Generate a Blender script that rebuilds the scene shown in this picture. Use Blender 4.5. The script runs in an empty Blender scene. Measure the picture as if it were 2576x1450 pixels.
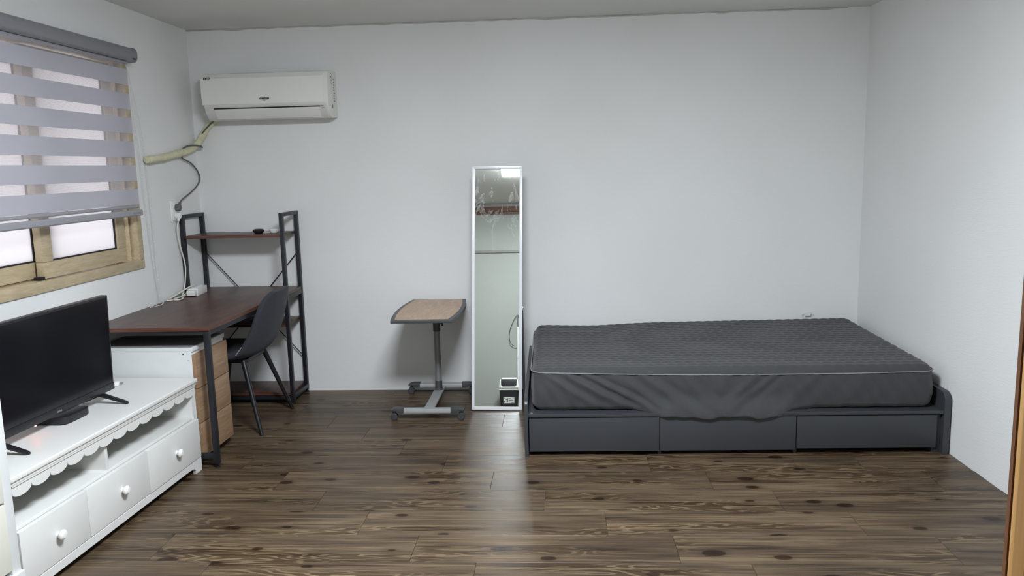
import bpy, bmesh, math, random
from mathutils import Vector, Matrix
random.seed(7)
SC = bpy.context.scene
COL = SC.collection
R = math.radians

# ------------------------------------------------------------------ camera
CAM_H, F_PX, YAW, PITCH, ROLL = 1.42, 1993.5, .0595818597, .151330468, .0240594990
cd = bpy.data.cameras.new('camera'); cam = bpy.data.objects.new('camera', cd); COL.objects.link(cam)
fwd = Vector((-math.sin(YAW), math.cos(YAW), 0)); rgt = Vector((math.cos(YAW), math.sin(YAW), 0)); up = Vector((0, 0, 1))
f2 = fwd*math.cos(PITCH) - up*math.sin(PITCH); u2 = up*math.cos(PITCH) + fwd*math.sin(PITCH)
r3 = rgt*math.cos(ROLL) - u2*math.sin(ROLL); u3 = u2*math.cos(ROLL) + rgt*math.sin(ROLL)
m = Matrix((r3, u3, -f2)).transposed().to_4x4(); m.translation = (0, 0, CAM_H); cam.matrix_world = m
cd.sensor_fit = 'HORIZONTAL'; cd.sensor_width = 36; cd.lens = 36*F_PX/2576; cd.clip_start = .02; cd.clip_end = 100
SC.camera = cam

# ------------------------------------------------------------------ world (overcast daylight outside the window), exposure, lamps
LAMP_STRENGTH, HALL_STRENGTH, SKY_STRENGTH = 130.0, 22.0, 1.8
LAMP_COLOR = (.885, .95, 1.025)
w = bpy.data.worlds.new('overcast_sky'); SC.world = w; w.use_nodes = True
bg = w.node_tree.nodes['Background']; bg.inputs[0].default_value = (1.0, .965, 1.0, 1); bg.inputs[1].default_value = SKY_STRENGTH
cy = SC.cycles
cy.use_light_tree = False; cy.max_bounces = 6; cy.diffuse_bounces = 4; cy.glossy_bounces = 3; cy.transmission_bounces = 4; cy.transparent_max_bounces = 8; cy.adaptive_threshold = .03
SC.view_settings.view_transform = 'Standard'; SC.view_settings.look = 'None'
SC.view_settings.exposure = 0.0; SC.view_settings.gamma = 1.0; SC.view_settings.use_curve_mapping = False

# ------------------------------------------------------------------ room measures (metres; camera at x=0, y=0)
XL, YB, ZC = -2.278, 4.967, 2.306
YF0, YF = .28, .40                       # wall with the doorway (the camera stands in the doorway)
def XR(y): return 1.85 + (YB - y)*.0184  # the right wall runs slightly out of square
DX0, DX1, DZ = -.36, .2330, 2.02          # doorway

# ------------------------------------------------------------------ materials
MAT = {}
def nodes(name):
    mt = bpy.data.materials.new(name); mt.use_nodes = True; MAT[name] = mt
    nt = mt.node_tree; return mt, nt, nt.nodes['Principled BSDF']
def lk(nt, a, b): nt.links.new(a, b)
def nd(nt, t, **kw):
    n = nt.nodes.new(t)
    for k, v in kw.items():
        if k in n.inputs: n.inputs[k].default_value = v
        else: setattr(n, k, v)
    return n
def ramp(nt, fac, stops):
    r = nt.nodes.new('ShaderNodeValToRGB'); e = r.color_ramp.elements
    while len(e) > 1: e.remove(e[-1])
    e[0].position = stops[0][0]; c = stops[0][1]; e[0].color = c if len(c) == 4 else (*c, 1)
    for p, c in stops[1:]:
        x = e.new(p); x.color = c if len(c) == 4 else (*c, 1)
    lk(nt, fac, r.inputs[0]); return r
def mapping(nt, scale, coord='Object', loc=(0, 0, 0), rot=(0, 0, 0)):
    tc = nt.nodes.new('ShaderNodeTexCoord'); mp = nt.nodes.new('ShaderNodeMapping')
    mp.inputs['Scale'].default_value = scale; mp.inputs['Location'].default_value = loc; mp.inputs['Rotation'].default_value = rot
    lk(nt, tc.outputs[coord], mp.inputs[0]); return mp.outputs[0]
def noise(nt, vec, scale, detail=4, rough=.5, dist=0.0):
    n = nt.nodes.new('ShaderNodeTexNoise'); n.inputs['Scale'].default_value = scale; n.inputs['Detail'].default_value = detail
    n.inputs['Roughness'].default_value = rough; n.inputs['Distortion'].default_value = dist
    lk(nt, vec, n.inputs['Vector']); return n.outputs['Fac']
def bump(nt, bs, h, strength, dist=.01):
    b = nt.nodes.new('ShaderNodeBump'); b.inputs['Strength'].default_value = strength; b.inputs['Distance'].default_value = dist
    lk(nt, h, b.inputs['Height']); lk(nt, b.outputs[0], bs.inputs['Normal']); return b
def mixc(nt, fac, a, b, mode='MIX'):
    x = nt.nodes.new('ShaderNodeMix'); x.data_type = 'RGBA'; x.blend_type = mode
    for s, v in ((0, fac), (6, a), (7, b)):
        if isinstance(v, (int, float)): x.inputs[s].default_value = v
        elif isinstance(v, tuple): x.inputs[s].default_value = (*v, 1)
        else: lk(nt, v, x.inputs[s])
    return x.outputs[2]
def math_(nt, op, a, b=0.0, c=0.0):
    n = nt.nodes.new('ShaderNodeMath'); n.operation = op
    for i, v in enumerate((a, b, c)):
        if isinstance(v, (int, float)): n.inputs[i].default_value = v
        else: lk(nt, v, n.inputs[i])
    return n.outputs[0]
def plain(name, col, rough=.5, metal=0, var=.06, vscale=14, bmp=0.0, bscale=200, spec=.5):
    mt, nt, bs = nodes(name)
    v = mapping(nt, (1, 1, 1)); n = noise(nt, v, vscale, 4)
    r = ramp(nt, n, [(.3, tuple(c*(1-var) for c in col)), (.7, tuple(min(1, c*(1+var)) for c in col))])
    lk(nt, r.outputs[0], bs.inputs['Base Color']); bs.inputs['Roughness'].default_value = rough; bs.inputs['Metallic'].default_value = metal
    bs.inputs['Specular IOR Level'].default_value = spec
    if bmp: bump(nt, bs, noise(nt, v, bscale, 3), bmp, .002)
    return mt

# wallpaper: off-white, finely embossed
def wallpaper(name, col, stain):
    mt, nt, bs = nodes(name)
    v = mapping(nt, (1, 1, 1)); v2 = mapping(nt, (30, 30, 260))
    big = noise(nt, v, 1.3, 2, .6)
    r = ramp(nt, big, [(.35, stain), (.62, col)])
    lk(nt, r.outputs[0], bs.inputs['Base Color']); bs.inputs['Roughness'].default_value = .82; bs.inputs['Specular IOR Level'].default_value = .3
    h = math_(nt, 'ADD', noise(nt, v2, 1.0, 1, .6), math_(nt, 'MULTIPLY', noise(nt, v, 9, 1), .8))
    bump(nt, bs, h, .12, .004)
wallpaper('wallpaper', (.80, .805, .795), (.77, .775, .76))
wallpaper('wallpaper_front_dimmed', (.38, .39, .365), (.36, .37, .345))  # darkened wallpaper colour, so the doorway wall reflects dimmer in the mirror
wallpaper('ceiling_paper', (.78, .78, .755), (.74, .735, .70))

# laminate floor planks
def plank_material():
    mt, nt, bs = nodes('laminate_plank')
    tc = nt.nodes.new('ShaderNodeTexCoord'); oi = nt.nodes.new('ShaderNodeObjectInfo')
    off = nd(nt, 'ShaderNodeCombineXYZ'); lk(nt, math_(nt, 'MULTIPLY', oi.outputs['Random'], 37.0), off.inputs[0])
    lk(nt, math_(nt, 'MULTIPLY', oi.outputs['Random'], 91.7), off.inputs[1])
    def V(sx, sy):
        a = nd(nt, 'ShaderNodeVectorMath', operation='MULTIPLY'); lk(nt, tc.outputs['Object'], a.inputs[0]); a.inputs[1].default_value = (sx, sy, 0)
        b = nd(nt, 'ShaderNodeVectorMath', operation='ADD'); lk(nt, a.outputs[0], b.inputs[0]); lk(nt, off.outputs[0], b.inputs[1]); return b.outputs[0]
    fine = noise(nt, V(3.0, 120), 1.0, 3, .65)
    med = noise(nt, V(1.7, 17), 1.0, 4, .62, .3)
    broad = noise(nt, V(1.1, 5.5), 1.0, 3, .5)
    base = ramp(nt, med, [(.30, (.062, .044, .031)), (.46, (.104, .076, .053)), (.60, (.142, .105, .072)), (.78, (.205, .158, .102))])
    c = mixc(nt, .78, base.outputs[0], ramp(nt, fine, [(.28, (.10, .085, .075)), (.5, (.5, .5, .5)), (.75, (.80, .78, .70))]).outputs[0], 'OVERLAY')
    c = mixc(nt, .75, c, ramp(nt, broad, [(.32, (.50, .47, .45)), (.62, (1, 1, 1))]).outputs[0], 'MULTIPLY')
    # cathedral figure: contour lines of a stretched field, only in places
    fld = noise(nt, V(1.45, 9.0), 1.0, 2.6, .48)
    rings = math_(nt, 'SINE', math_(nt, 'MULTIPLY', fld, 118.0))
    figm = ramp(nt, noise(nt, V(.75, 4.2), 1.3, 2), [(.52, (0, 0, 0)), (.60, (1, 1, 1))])
    fig = ramp(nt, rings, [(.35, (.34, .29, .26)), (.75, (1.0, 1.0, 1.0))])
    c = mixc(nt, math_(nt, 'MULTIPLY', figm.outputs[0], .9), c, mixc(nt, 1.0, mixc(nt, .35, c, (.26, .205, .13)), fig.outputs[0], 'MULTIPLY'))
    # dark heartwood blotches, drawn out along the grain
    bl = ramp(nt, noise(nt, V(1.4, 16), 1.1, 3, .5, .4), [(.60, (1, 1, 1)), (.66, (.44, .37, .34))])
    c = mixc(nt, .85, c, bl.outputs[0], 'MULTIPLY')
    st = ramp(nt, noise(nt, V(.9, 62), 1.0, 3, .55), [(.60, (1, 1, 1)), (.67, (.55, .50, .47))])
    c = mixc(nt, .8, c, st.outputs[0], 'MULTIPLY')
    ls = ramp(nt, noise(nt, V(.7, 34), 1.3, 3, .5), [(.57, (0, 0, 0)), (.64, (1, 1, 1))])
    c = mixc(nt, math_(nt, 'MULTIPLY', ls.outputs[0], .45), c, (.205, .155, .098))
    # knots
    vo = nt.nodes.new('ShaderNodeTexVoronoi'); vo.inputs['Randomness'].default_value = 1.0; vo.voronoi_dimensions = '2D'; vo.inputs['Scale'].default_value = 1.0; lk(nt, V(2.3, 4.3), vo.inputs['Vector'])
    vd = math_(nt, 'MULTIPLY_ADD', noise(nt, V(2.0, 3.1), 1.0, 1), .16, math_(nt, 'SUBTRACT', vo.outputs['Distance'], .085))
    kn = ramp(nt, vd, [(.015, (.20, .15, .13)), (.052, (.30, .22, .19)), (.066, (.80, .78, .77)), (.14, (1, 1, 1))])
    c = mixc(nt, 1.0, c, mixc(nt, 1.0, c, kn.outputs[0], 'MULTIPLY'))
    hsv = nd(nt, 'ShaderNodeHueSaturation'); lk(nt, c, hsv.inputs['Color'])
    lk(nt, math_(nt, 'MULTIPLY_ADD', oi.outputs['Random'], .20, .79), hsv.inputs['Value']); hsv.inputs['Saturation'].default_value = 1.14
    lk(nt, hsv.outputs[0], bs.inputs['Base Color'])
    lk(nt, math_(nt, 'MULTIPLY_ADD', fine, .22, .27), bs.inputs['Roughness']); bs.inputs['Specular IOR Level'].default_value = .26
    bump(nt, bs, math_(nt, 'ADD', fine, noise(nt, V(40, 90), 1.0, 2)), .22, .0015)
plank_material()
plain('floor_bed', (.035, .026, .02), .8)

def wood(name, cols, sc=(1, 1, 1), rough=.45, stave=None, coat=0):
    """grain runs along local Y when sc[1] is small"""
    mt, nt, bs = nodes(name)
    v = mapping(nt, sc)
    n = noise(nt, v, 1.0, 7, .6, .4); n2 = noise(nt, mapping(nt, tuple(s*3.1 for s in sc)), 1.0, 4, .6)
    c = ramp(nt, n, [(.28, cols[0]), (.5, cols[1]), (.72, cols[2])]).outputs[0]
    c = mixc(nt, .35, c, ramp(nt, n2, [(.3, (.3, .3, .3)), (.7, (.7, .7, .7))]).outputs[0], 'OVERLAY')
    if stave:
        b = nt.nodes.new('ShaderNodeTexBrick'); b.inputs['Scale'].default_value = 1; b.inputs['Brick Width'].default_value = stave[0]; b.inputs['Row Height'].default_value = stave[1]
        b.inputs['Mortar Size'].default_value = 0; b.inputs['Color1'].default_value = (.62, .60, .60, 1); b.inputs['Color2'].default_value = (1.15, 1.1, 1.05, 1); b.offset = .37
        lk(nt, mapping(nt, (1, 1, 1), rot=(0, 0, R(90))), b.inputs['Vector'])
        c = mixc(nt, .8, c, b.outputs['Color'], 'MULTIPLY')
    lk(nt, c, bs.inputs['Base Color']); bs.inputs['Roughness'].default_value = rough; bs.inputs['Coat Weight'].default_value = coat
    bump(nt, bs, n2, .08, .001)
wood('walnut_board', ((.036, .017, .012), (.075, .034, .025), (.125, .060, .042)), (38, 3.0, 38), .38, (.42, .055))
wood('walnut_edge', ((.06, .022, .014), (.105, .040, .026), (.15, .062, .040)), (3, 3, 60), .42)
wood('oak_front', ((.235, .140, .080), (.300, .185, .108), (.36, .235, .145)), (30, 3.2, 42), .5)
wood('beech_top', ((.40, .27, .175), (.46, .315, .21), (.52, .365, .25)), (26, 5, 26), .42)
wood('beige_foil', ((.43, .345, .215), (.48, .39, .25), (.53, .435, .285)), (30, 4, 30), .42)
wood('door_wood', ((.34, .175, .055), (.45, .25, .085), (.55, .32, .12)), (60, 60, 3), .4)
wood('door_wood_dark', ((.12, .045, .02), (.17, .07, .03), (.22, .095, .042)), (60, 60, 3), .4)
wood('crown_wood', ((.09, .04, .025), (.14, .065, .04), (.19, .09, .055)), (3, 60, 60), .4)
plain('frame_metal', (.012, .013, .017), .42, var=.1)
plain('black_plastic', (.010, .010, .012), .38, var=.08)
plain('chair_leg_black', (.010, .010, .012), .33, var=.08)
plain('white_paint', (.68, .678, .65), .38, var=.015, bmp=.05, bscale=90)
plain('cream_front', (.68, .67, .59), .42, var=.02)
plain('white_laminate', (.66, .67, .665), .5, var=.025)
plain('white_plastic', (.80, .80, .78), .35, var=.015)
plain('ac_plastic', (.78, .77, .72), .33, var=.012)
plain('ac_panel', (.80, .79, .74), .28, var=.012)
plain('ac_lower', (.70, .69, .66), .35, var=.012)
plain('dark_slot', (.006, .006, .007), .7)
plain('print_black', (.02, .02, .022), .6)
plain('print_grey', (.22, .22, .23), .6)
plain('logo_grey', (.05, .05, .055), .5)
plain('foam_wrap', (.66, .63, .44), .85, var=.10, vscale=30, bmp=.5, bscale=60)
plain('grey_cable', (.115, .115, .115), .5)
plain('bead_grey', (.66, .66, .65), .4)
plain('white_cable', (.72, .70, .63), .5)
plain('screw_steel', (.6, .6, .62), .3, 1)
plain('silver_paint', (.42, .425, .42), .40, .35, var=.03)
plain('tube_grey', (.23, .23, .23), .36, .25, var=.04)
plain('grey_plastic', (.055, .058, .058), .42, var=.06)
plain('caster_grey', (.045, .047, .052), .5)
plain('bed_board', (.038, .041, .046), .42, var=.03, vscale=4)
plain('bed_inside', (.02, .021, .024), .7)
plain('cassette_grey', (.225, .225, .245), .42, var=.02)
plain('rail_grey', (.30, .30, .325), .4, var=.02)
plain('gasket', (.012, .012, .014), .6)
plain('label_paper', (.78, .79, .76), .6)
plain('bin_dark', (.022, .022, .026), .42)
plain('bin_lid', (.84, .84, .80), .42)
plain('mirror_frame', (.74, .75, .77), .25, var=.015)
plain('mirror_back', (.10, .10, .105), .6)
plain('rail_shade', (.22, .22, .205), .6)
plain('caulk', (.50, .49, .46), .8)
plain('trim_white', (.70, .71, .72), .45)
plain('black_rubber', (.008, .008, .009), .4)
plain('sheet_grey', (.26, .26, .26), .6)
plain('track_wood', (.23, .150, .085), .5)

def fabric(name, col, scale, var=.25, rough=.95, sheen=.25):
    mt, nt, bs = nodes(name); v = mapping(nt, (1, 1, 1))
    n = noise(nt, v, scale, 5, .7); n2 = noise(nt, v, 7, 3)
    c = ramp(nt, n, [(.3, tuple(x*(1-var) for x in col)), (.7, tuple(x*(1+var) for x in col))]).outputs[0]
    c = mixc(nt, .5, c, ramp(nt, n2, [(.3, (.86, .86, .86)), (.7, (1, 1, 1))]).outputs[0], 'MULTIPLY')
    lk(nt, c, bs.inputs['Base Color']); bs.inputs['Roughness'].default_value = rough; bs.inputs['Sheen Weight'].default_value = sheen
    bs.inputs['Specular IOR Level'].default_value = .25; bump(nt, bs, n, .35, .0012)
fabric('chair_fabric', (.036, .038, .048), 420, .5, .95, .06)
fabric('quilt_fabric', (.053, .054, .056), 300, .12, .9, .15)
fabric('skirt_fabric', (.046, .047, .049), 300, .12, .85, .2)
plain('piping_grey', (.21, .21, .22), .7)

def screen():
    mt, nt, bs = nodes('screen_black'); bs.inputs['Base Color'].default_value = (.006, .006, .008, 1); bs.inputs['Roughness'].default_value = .16
    bs.inputs['Specular IOR Level'].default_value = .35
screen()
def mirror_glass():
    mt, nt, bs = nodes('mirror_glass'); bs.inputs['Base Color'].default_value = (.63, .65, .62, 1); bs.inputs['Metallic'].default_value = 1
    v = mapping(nt, (9, 1, 3.2)); sm = noise(nt, v, 1.6, 7, .65, 1.4)
    tc = nt.nodes.new('ShaderNodeTexCoord'); sp = nd(nt, 'ShaderNodeSeparateXYZ'); lk(nt, tc.outputs['Object'], sp.inputs[0])
    hi = ramp(nt, math_(nt, 'MULTIPLY', sp.outputs[2], 1/1.44), [(.55, (0, 0, 0)), (.90, (1, 1, 1))]).outputs[0]   # leftover film smears on the upper part
    st = ramp(nt, sm, [(.545, (0, 0, 0)), (.57, (.40, .40, .40)), (.60, (.03, .03, .03)), (.66, (.0, .0, .0)), (.69, (.5, .5, .5)), (.73, (0, 0, 0))]).outputs[0]
    fac = mixc(nt, 1.0, hi, st, 'MULTIPLY')
    df = nt.nodes.new('ShaderNodeBsdfDiffuse'); df.inputs[0].default_value = (.8, .8, .8, 1)
    mx = nt.nodes.new('ShaderNodeMixShader'); lk(nt, fac, mx.inputs[0]); lk(nt, bs.outputs[0], mx.inputs[1]); lk(nt, df.outputs[0], mx.inputs[2])
    lk(nt, mx.outputs[0], nt.nodes['Material Output'].inputs[0])
    lk(nt, math_(nt, 'MULTIPLY_ADD', hi, .010, .004), bs.inputs['Roughness'])
mirror_glass()
def emissive(name, col, s):
    mt, nt, bs = nodes(name); bs.inputs['Base Color'].default_value = (.8, .8, .8, 1)
    bs.inputs['Emission Color'].default_value = (*col, 1); bs.inputs['Emission Strength'].default_value = s
emissive('lamp_diffuser', LAMP_COLOR, LAMP_STRENGTH)
emissive('hall_diffuser', (1.0, .93, .82), HALL_STRENGTH)
emissive('red_diode', (1.0, .05, .04), 60)
def translucent(name, col, trans=(1, 1, 1), fac=.5, lines=0, clear=0.0):
    mt, nt, bs = nodes(name); nt.nodes.remove(bs)
    d = nt.nodes.new('ShaderNodeBsdfDiffuse'); d.inputs[0].default_value = (*col, 1)
    t = nt.nodes.new('ShaderNodeBsdfTranslucent'); t.inputs[0].default_value = (*trans, 1)
    mx = nt.nodes.new('ShaderNodeMixShader'); mx.inputs[0].default_value = fac; lk(nt, d.outputs[0], mx.inputs[1]); lk(nt, t.outputs[0], mx.inputs[2])
    v = mapping(nt, (1, 1, 1)); n = noise(nt, v, 12, 3)
    lk(nt, mixc(nt, n, tuple(c*.94 for c in col), tuple(min(1, c*1.04) for c in col)), d.inputs[0])
    out = mx.outputs[0]
    if clear:
        tr = nt.nodes.new('ShaderNodeBsdfTransparent'); m2 = nt.nodes.new('ShaderNodeMixShader')
        if lines:
            wv = nt.nodes.new('ShaderNodeTexWave'); wv.bands_direction = 'Z'; wv.inputs['Scale'].default_value = lines; wv.inputs['Distortion'].default_value = .3; lk(nt, v, wv.inputs['Vector'])
            lk(nt, math_(nt, 'MULTIPLY_ADD', wv.outputs['Fac'], .26, clear-.13), m2.inputs[0])
        else: m2.inputs[0].default_value = clear
        lk(nt, out, m2.inputs[1]); lk(nt, tr.outputs[0], m2.inputs[2]); out = m2.outputs[0]
    lk(nt, out, nt.nodes['Material Output'].inputs[0])
translucent('frosted_glass', (.8, .8, .8), (.92, .92, .94), .86)
translucent('blind_opaque', (.66, .66, .71), (.68, .67, .71), .45)
translucent('blind_sheer', (.60, .58, .58), (.75, .72, .72), .5, 95, .80)

# ------------------------------------------------------------------ mesh helpers
def bx(bm, x0, x1, y0, y1, z0, z1, bev=0.0, seg=2):
    if x1 < x0: x0, x1 = x1, x0
    if y1 < y0: y0, y1 = y1, y0
    r = bmesh.ops.create_cube(bm, size=1.0)
    for v in r['verts']: v.co = Vector(((x0+x1)/2 + v.co.x*(x1-x0), (y0+y1)/2 + v.co.y*(y1-y0), (z0+z1)/2 + v.co.z*(z1-z0)))
    if bev:
        es = list({e for v in r['verts'] for e in v.link_edges})
        bmesh.ops.bevel(bm, geom=es, offset=min(bev, .45*min(x1-x0, y1-y0, z1-z0)), segments=seg, affect='EDGES', profile=.6)
def cyl(bm, p0, p1, r0, r1=None, n=16, caps=True):
    r1 = r0 if r1 is None else r1; p0, p1 = Vector(p0), Vector(p1); d = p1-p0
    mt = Matrix.Translation((p0+p1)/2) @ d.to_track_quat('Z', 'Y').to_matrix().to_4x4()
    bmesh.ops.create_cone(bm, cap_ends=caps, segments=n, radius1=r0, radius2=r1, depth=d.length, matrix=mt)
def lathe(bm, prof, origin=(0, 0, 0), axis='Z', n=24):
    o = Vector(origin); rings = []
    for r, h in prof:
        ring = []
        for i in range(n):
            a = 2*math.pi*i/n; p = Vector((r*math.cos(a), r*math.sin(a), h))
            if axis == 'X': p = Vector((p.z, p.x, p.y))
            elif axis == 'Y': p = Vector((p.x, p.z, p.y))
            ring.append(bm.verts.new(o+p))
        rings.append(ring)
    for a, b in zip(rings, rings[1:]):
        for i in range(n): bm.faces.new((a[i], a[(i+1) % n], b[(i+1) % n], b[i]))
    bm.faces.new(rings[0][::-1]); bm.faces.new(rings[-1])
def catmull(pts, k=8):
    P = [Vector(p) for p in pts]; P = [P[0]*2-P[1]] + P + [P[-1]*2-P[-2]]; out = []
    for i in range(1, len(P)-2):
        a, b, c, d = P[i-1:i+3]
        for j in range(k):
            t = j/k; out.append(.5*((2*b)+(c-a)*t+(2*a-5*b+4*c-d)*t*t+(3*b-a-3*c+d)*t**3))
    out.append(P[-2]); return out
def tube(bm, pts, r, n=10, smooth=8, radii=None, closed=False):
    P = catmull(pts, smooth) if smooth else [Vector(p) for p in pts]
    rings = []; nrm = None
    for i, p in enumerate(P):
        if closed: t = (P[(i+1) % len(P)]-P[i-1]).normalized()
        else: t = (P[min(i+1, len(P)-1)]-P[max(i-1, 0)]).normalized()
        if nrm is None: nrm = t.orthogonal().normalized()
        nrm = (nrm - t*nrm.dot(t)).normalized(); b = t.cross(nrm)
        rr = radii(i/(len(P)-1)) if radii else r
        rings.append([bm.verts.new(p+(nrm*math.cos(2*math.pi*j/n)+b*math.sin(2*math.pi*j/n))*rr) for j in range(n)])
    prs = list(zip(rings, rings[1:])) + ([(rings[-1], rings[0])] if closed else [])
    for a, b in prs:
        for j in range(n): bm.faces.new((a[j], a[(j+1) % n], b[(j+1) % n], b[j]))
    if not closed: bm.faces.new(rings[0][::-1]); bm.faces.new(rings[-1])
def prism(bm, poly, a0, a1, axis='X', bev=0.0):
    """poly: list of 2D points; axis X -> (y,z), Y -> (x,z), Z -> (x,y); extruded a0..a1"""
    def mk(p, a): return Vector((a, p[0], p[1]) if axis == 'X' else (p[0], a, p[1]) if axis == 'Y' else (p[0], p[1], a))
    A = [bm.verts.new(mk(p, a0)) for p in poly]; B = [bm.verts.new(mk(p, a1)) for p in poly]; n = len(poly)
    fs = [bm.faces.new(A[::-1]), bm.faces.new(B)] + [bm.faces.new((A[i], A[(i+1) % n], B[(i+1) % n], B[i])) for i in range(n)]
    bmesh.ops.recalc_face_normals(bm, faces=fs)
    if bev:
        es = list({e for f in fs[:2] for e in f.edges}); bmesh.ops.bevel(bm, geom=es, offset=bev, segments=2, affect='EDGES', profile=.6)
def obj(name, bm, mat, parent=None, smooth=None):
    bmesh.ops.recalc_face_normals(bm, faces=bm.faces)
    me = bpy.data.meshes.new(name); bm.to_mesh(me); bm.free()
    if smooth is not None:
        for p in me.polygons: p.use_smooth = True
        me.set_sharp_from_angle(angle=R(smooth))
    o = bpy.data.objects.new(name, me); COL.objects.link(o)
    for mm in (mat if isinstance(mat, (list, tuple)) else [mat]): me.materials.append(MAT[mm])
    if parent: o.parent = parent
    return o
def NB(): return bmesh.new()
def boxo(name, mat, parent, *a, bev=.0015, seg=2):
    bm = NB(); bx(bm, *a, bev=bev, seg=seg); return obj(name, bm, mat, parent, 35)
def tag(o, label, cat, group=None, kind=None):
    o['label'] = label; o['category'] = cat
    if group: o['group'] = group
    if kind: o['kind'] = kind
    return o
def thing(name, label, cat, loc=(0, 0, 0), rot=(0, 0, 0), group=None):
    o = bpy.data.objects.new(name, None); COL.objects.link(o); o.location = loc; o.rotation_euler = rot; o.empty_display_size = .05
    return tag(o, label, cat, group)
def struct(o, label=None):
    o['kind'] = 'structure'
    if label: o['label'] = label
    return o
def sempty(name, label, loc=(0, 0, 0)):
    o = bpy.data.objects.new(name, None); COL.objects.link(o); o.location = loc; return struct(o, label)
def text(name, s, mat, parent, size, loc, rot, shear=0, depth=.0003, bold=0):
    cu = bpy.data.curves.new(name, 'FONT'); cu.body = s; cu.size = size; cu.align_x = 'LEFT'; cu.align_y = 'BOTTOM'; cu.extrude = depth; cu.shear = shear; cu.offset = bold
    t = bpy.data.objects.new(name, cu); COL.objects.link(t); dg = bpy.context.evaluated_depsgraph_get(); dg.update()
    me = bpy.data.meshes.new_from_object(t.evaluated_get(dg)); bpy.data.objects.remove(t); bpy.data.curves.remove(cu)
    o = bpy.data.objects.new(name, me); COL.objects.link(o); me.materials.clear(); me.materials.append(MAT[mat])
    o.location = loc; o.rotation_euler = rot; o.parent = parent; return o

# ------------------------------------------------------------------ room shell
XRF = XR(YF0)
bm = NB(); bx(bm, XL-.25, XRF+.1, YF0, YB+.2, -.06, -.0045)
floor = struct(obj('floor', bm, 'floor_bed'), 'brown wood-look laminate plank floor')
PW, PL = .2165, .985
bm = NB(); bx(bm, -PL/2+.0006, PL/2-.0006, -PW/2+.0005, PW/2-.0005, -.0045, 0, bev=.0005, seg=1)
pm = obj('plank', bm, 'laminate_plank', floor); full = pm.data; first = True
def plank_cut(x0, x1, y0, y1):
    b = NB(); cx, cy = (x0+x1)/2, (y0+y1)/2
    bx(b, x0-cx+.0006, x1-cx-.0006, y0-cy+.0005, y1-cy-.0005, -.0045, 0, bev=.0005, seg=1)
    o = obj('plank', b, 'laminate_plank', floor); o.location = (cx, cy, 0)
for k in range(-8, 16):
    yt = 3.555 - PW*k; yb_ = yt - PW
    y0, y1 = max(yb_, YF), min(yt, YB)
    if y1-y0 < .02: continue
    jx = (-.319 + .2475*k) % PL
    x = jx - PL*5
    while x < XR(y0):
        a, b = max(x, XL), min(x+PL, XR(y0)-.001); x += PL
        if b-a < .02: continue
        if b-a > PL-.002 and y1-y0 > PW-.002:
            if first: o = pm; first = False
            else: o = bpy.data.objects.new('plank', full); COL.objects.link(o); o.parent = floor
            o.location = ((a+b)/2, (y0+y1)/2, 0)
        else: plank_cut(a, b, y0, y1)

bm = NB(); bx(bm, XL-.25, XRF+.1, YF0, YB+.2, ZC, ZC+.1); struct(obj('ceiling', bm, 'ceiling_paper'), 'off-white papered ceiling')
bm = NB(); bx(bm, XL-.25, XRF+.1, YB, YB+.2, -.05, ZC)
wall_back = struct(obj('wall_back', bm, 'wallpaper'), 'off-white papered back wall')
# left wall with the window opening
WY0, WY1, WZ0, WZ1 = 2.68, 4.195, .934, 2.045
bm = NB()
bx(bm, XL-.2, XL, YF0, WY0, -.05, ZC); bx(bm, XL-.2, XL, WY1, YB, -.05, ZC)
bx(bm, XL-.2, XL, WY0, WY1, -.05, WZ0); bx(bm, XL-.2, XL, WY0, WY1, WZ1, ZC)
struct(obj('wall_left', bm, 'wallpaper'), 'off-white papered wall with the window')
bm = NB(); prism(bm, [(XR(YB), YB+.2), (XR(YF0), YF0), (XR(YF0)+.15, YF0), (XR(YB)+.15, YB+.2)], -.05, ZC, 'Z')
struct(obj('wall_right', bm, 'wallpaper'), 'off-white papered wall beside the bed')
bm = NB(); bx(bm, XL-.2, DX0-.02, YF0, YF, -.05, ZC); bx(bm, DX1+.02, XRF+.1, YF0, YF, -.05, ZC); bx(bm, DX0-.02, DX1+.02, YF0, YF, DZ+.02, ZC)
struct(obj('wall_front', bm, 'wallpaper_front_dimmed'), 'papered wall, dimness put into its colour, seen in the standing mirror')
# hallway behind the camera
HY = -1.7
bm = NB(); bx(bm, -1.15, 1.15, HY-.1, YF0, -.06, 0); struct(obj('floor_hall', bm, 'floor_bed'))
bm = NB(); bx(bm, -1.15, 1.15, HY-.1, YF0, 2.30, 2.4); struct(obj('ceiling_hall', bm, 'ceiling_paper'))
bm = NB(); bx(bm, -1.15, -1.05, HY, YF0, 0, 2.30); struct(obj('wall_hall_left', bm, 'wallpaper'))
bm = NB(); bx(bm, 1.05, 1.15, HY, YF0, 0, 2.30); struct(obj('wall_hall_right', bm, 'wallpaper'))
bm = NB(); bx(bm, -1.15, 1.15, HY-.1, HY, 0, 2.30); struct(obj('wall_hall_back', bm, 'wallpaper'))
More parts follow.
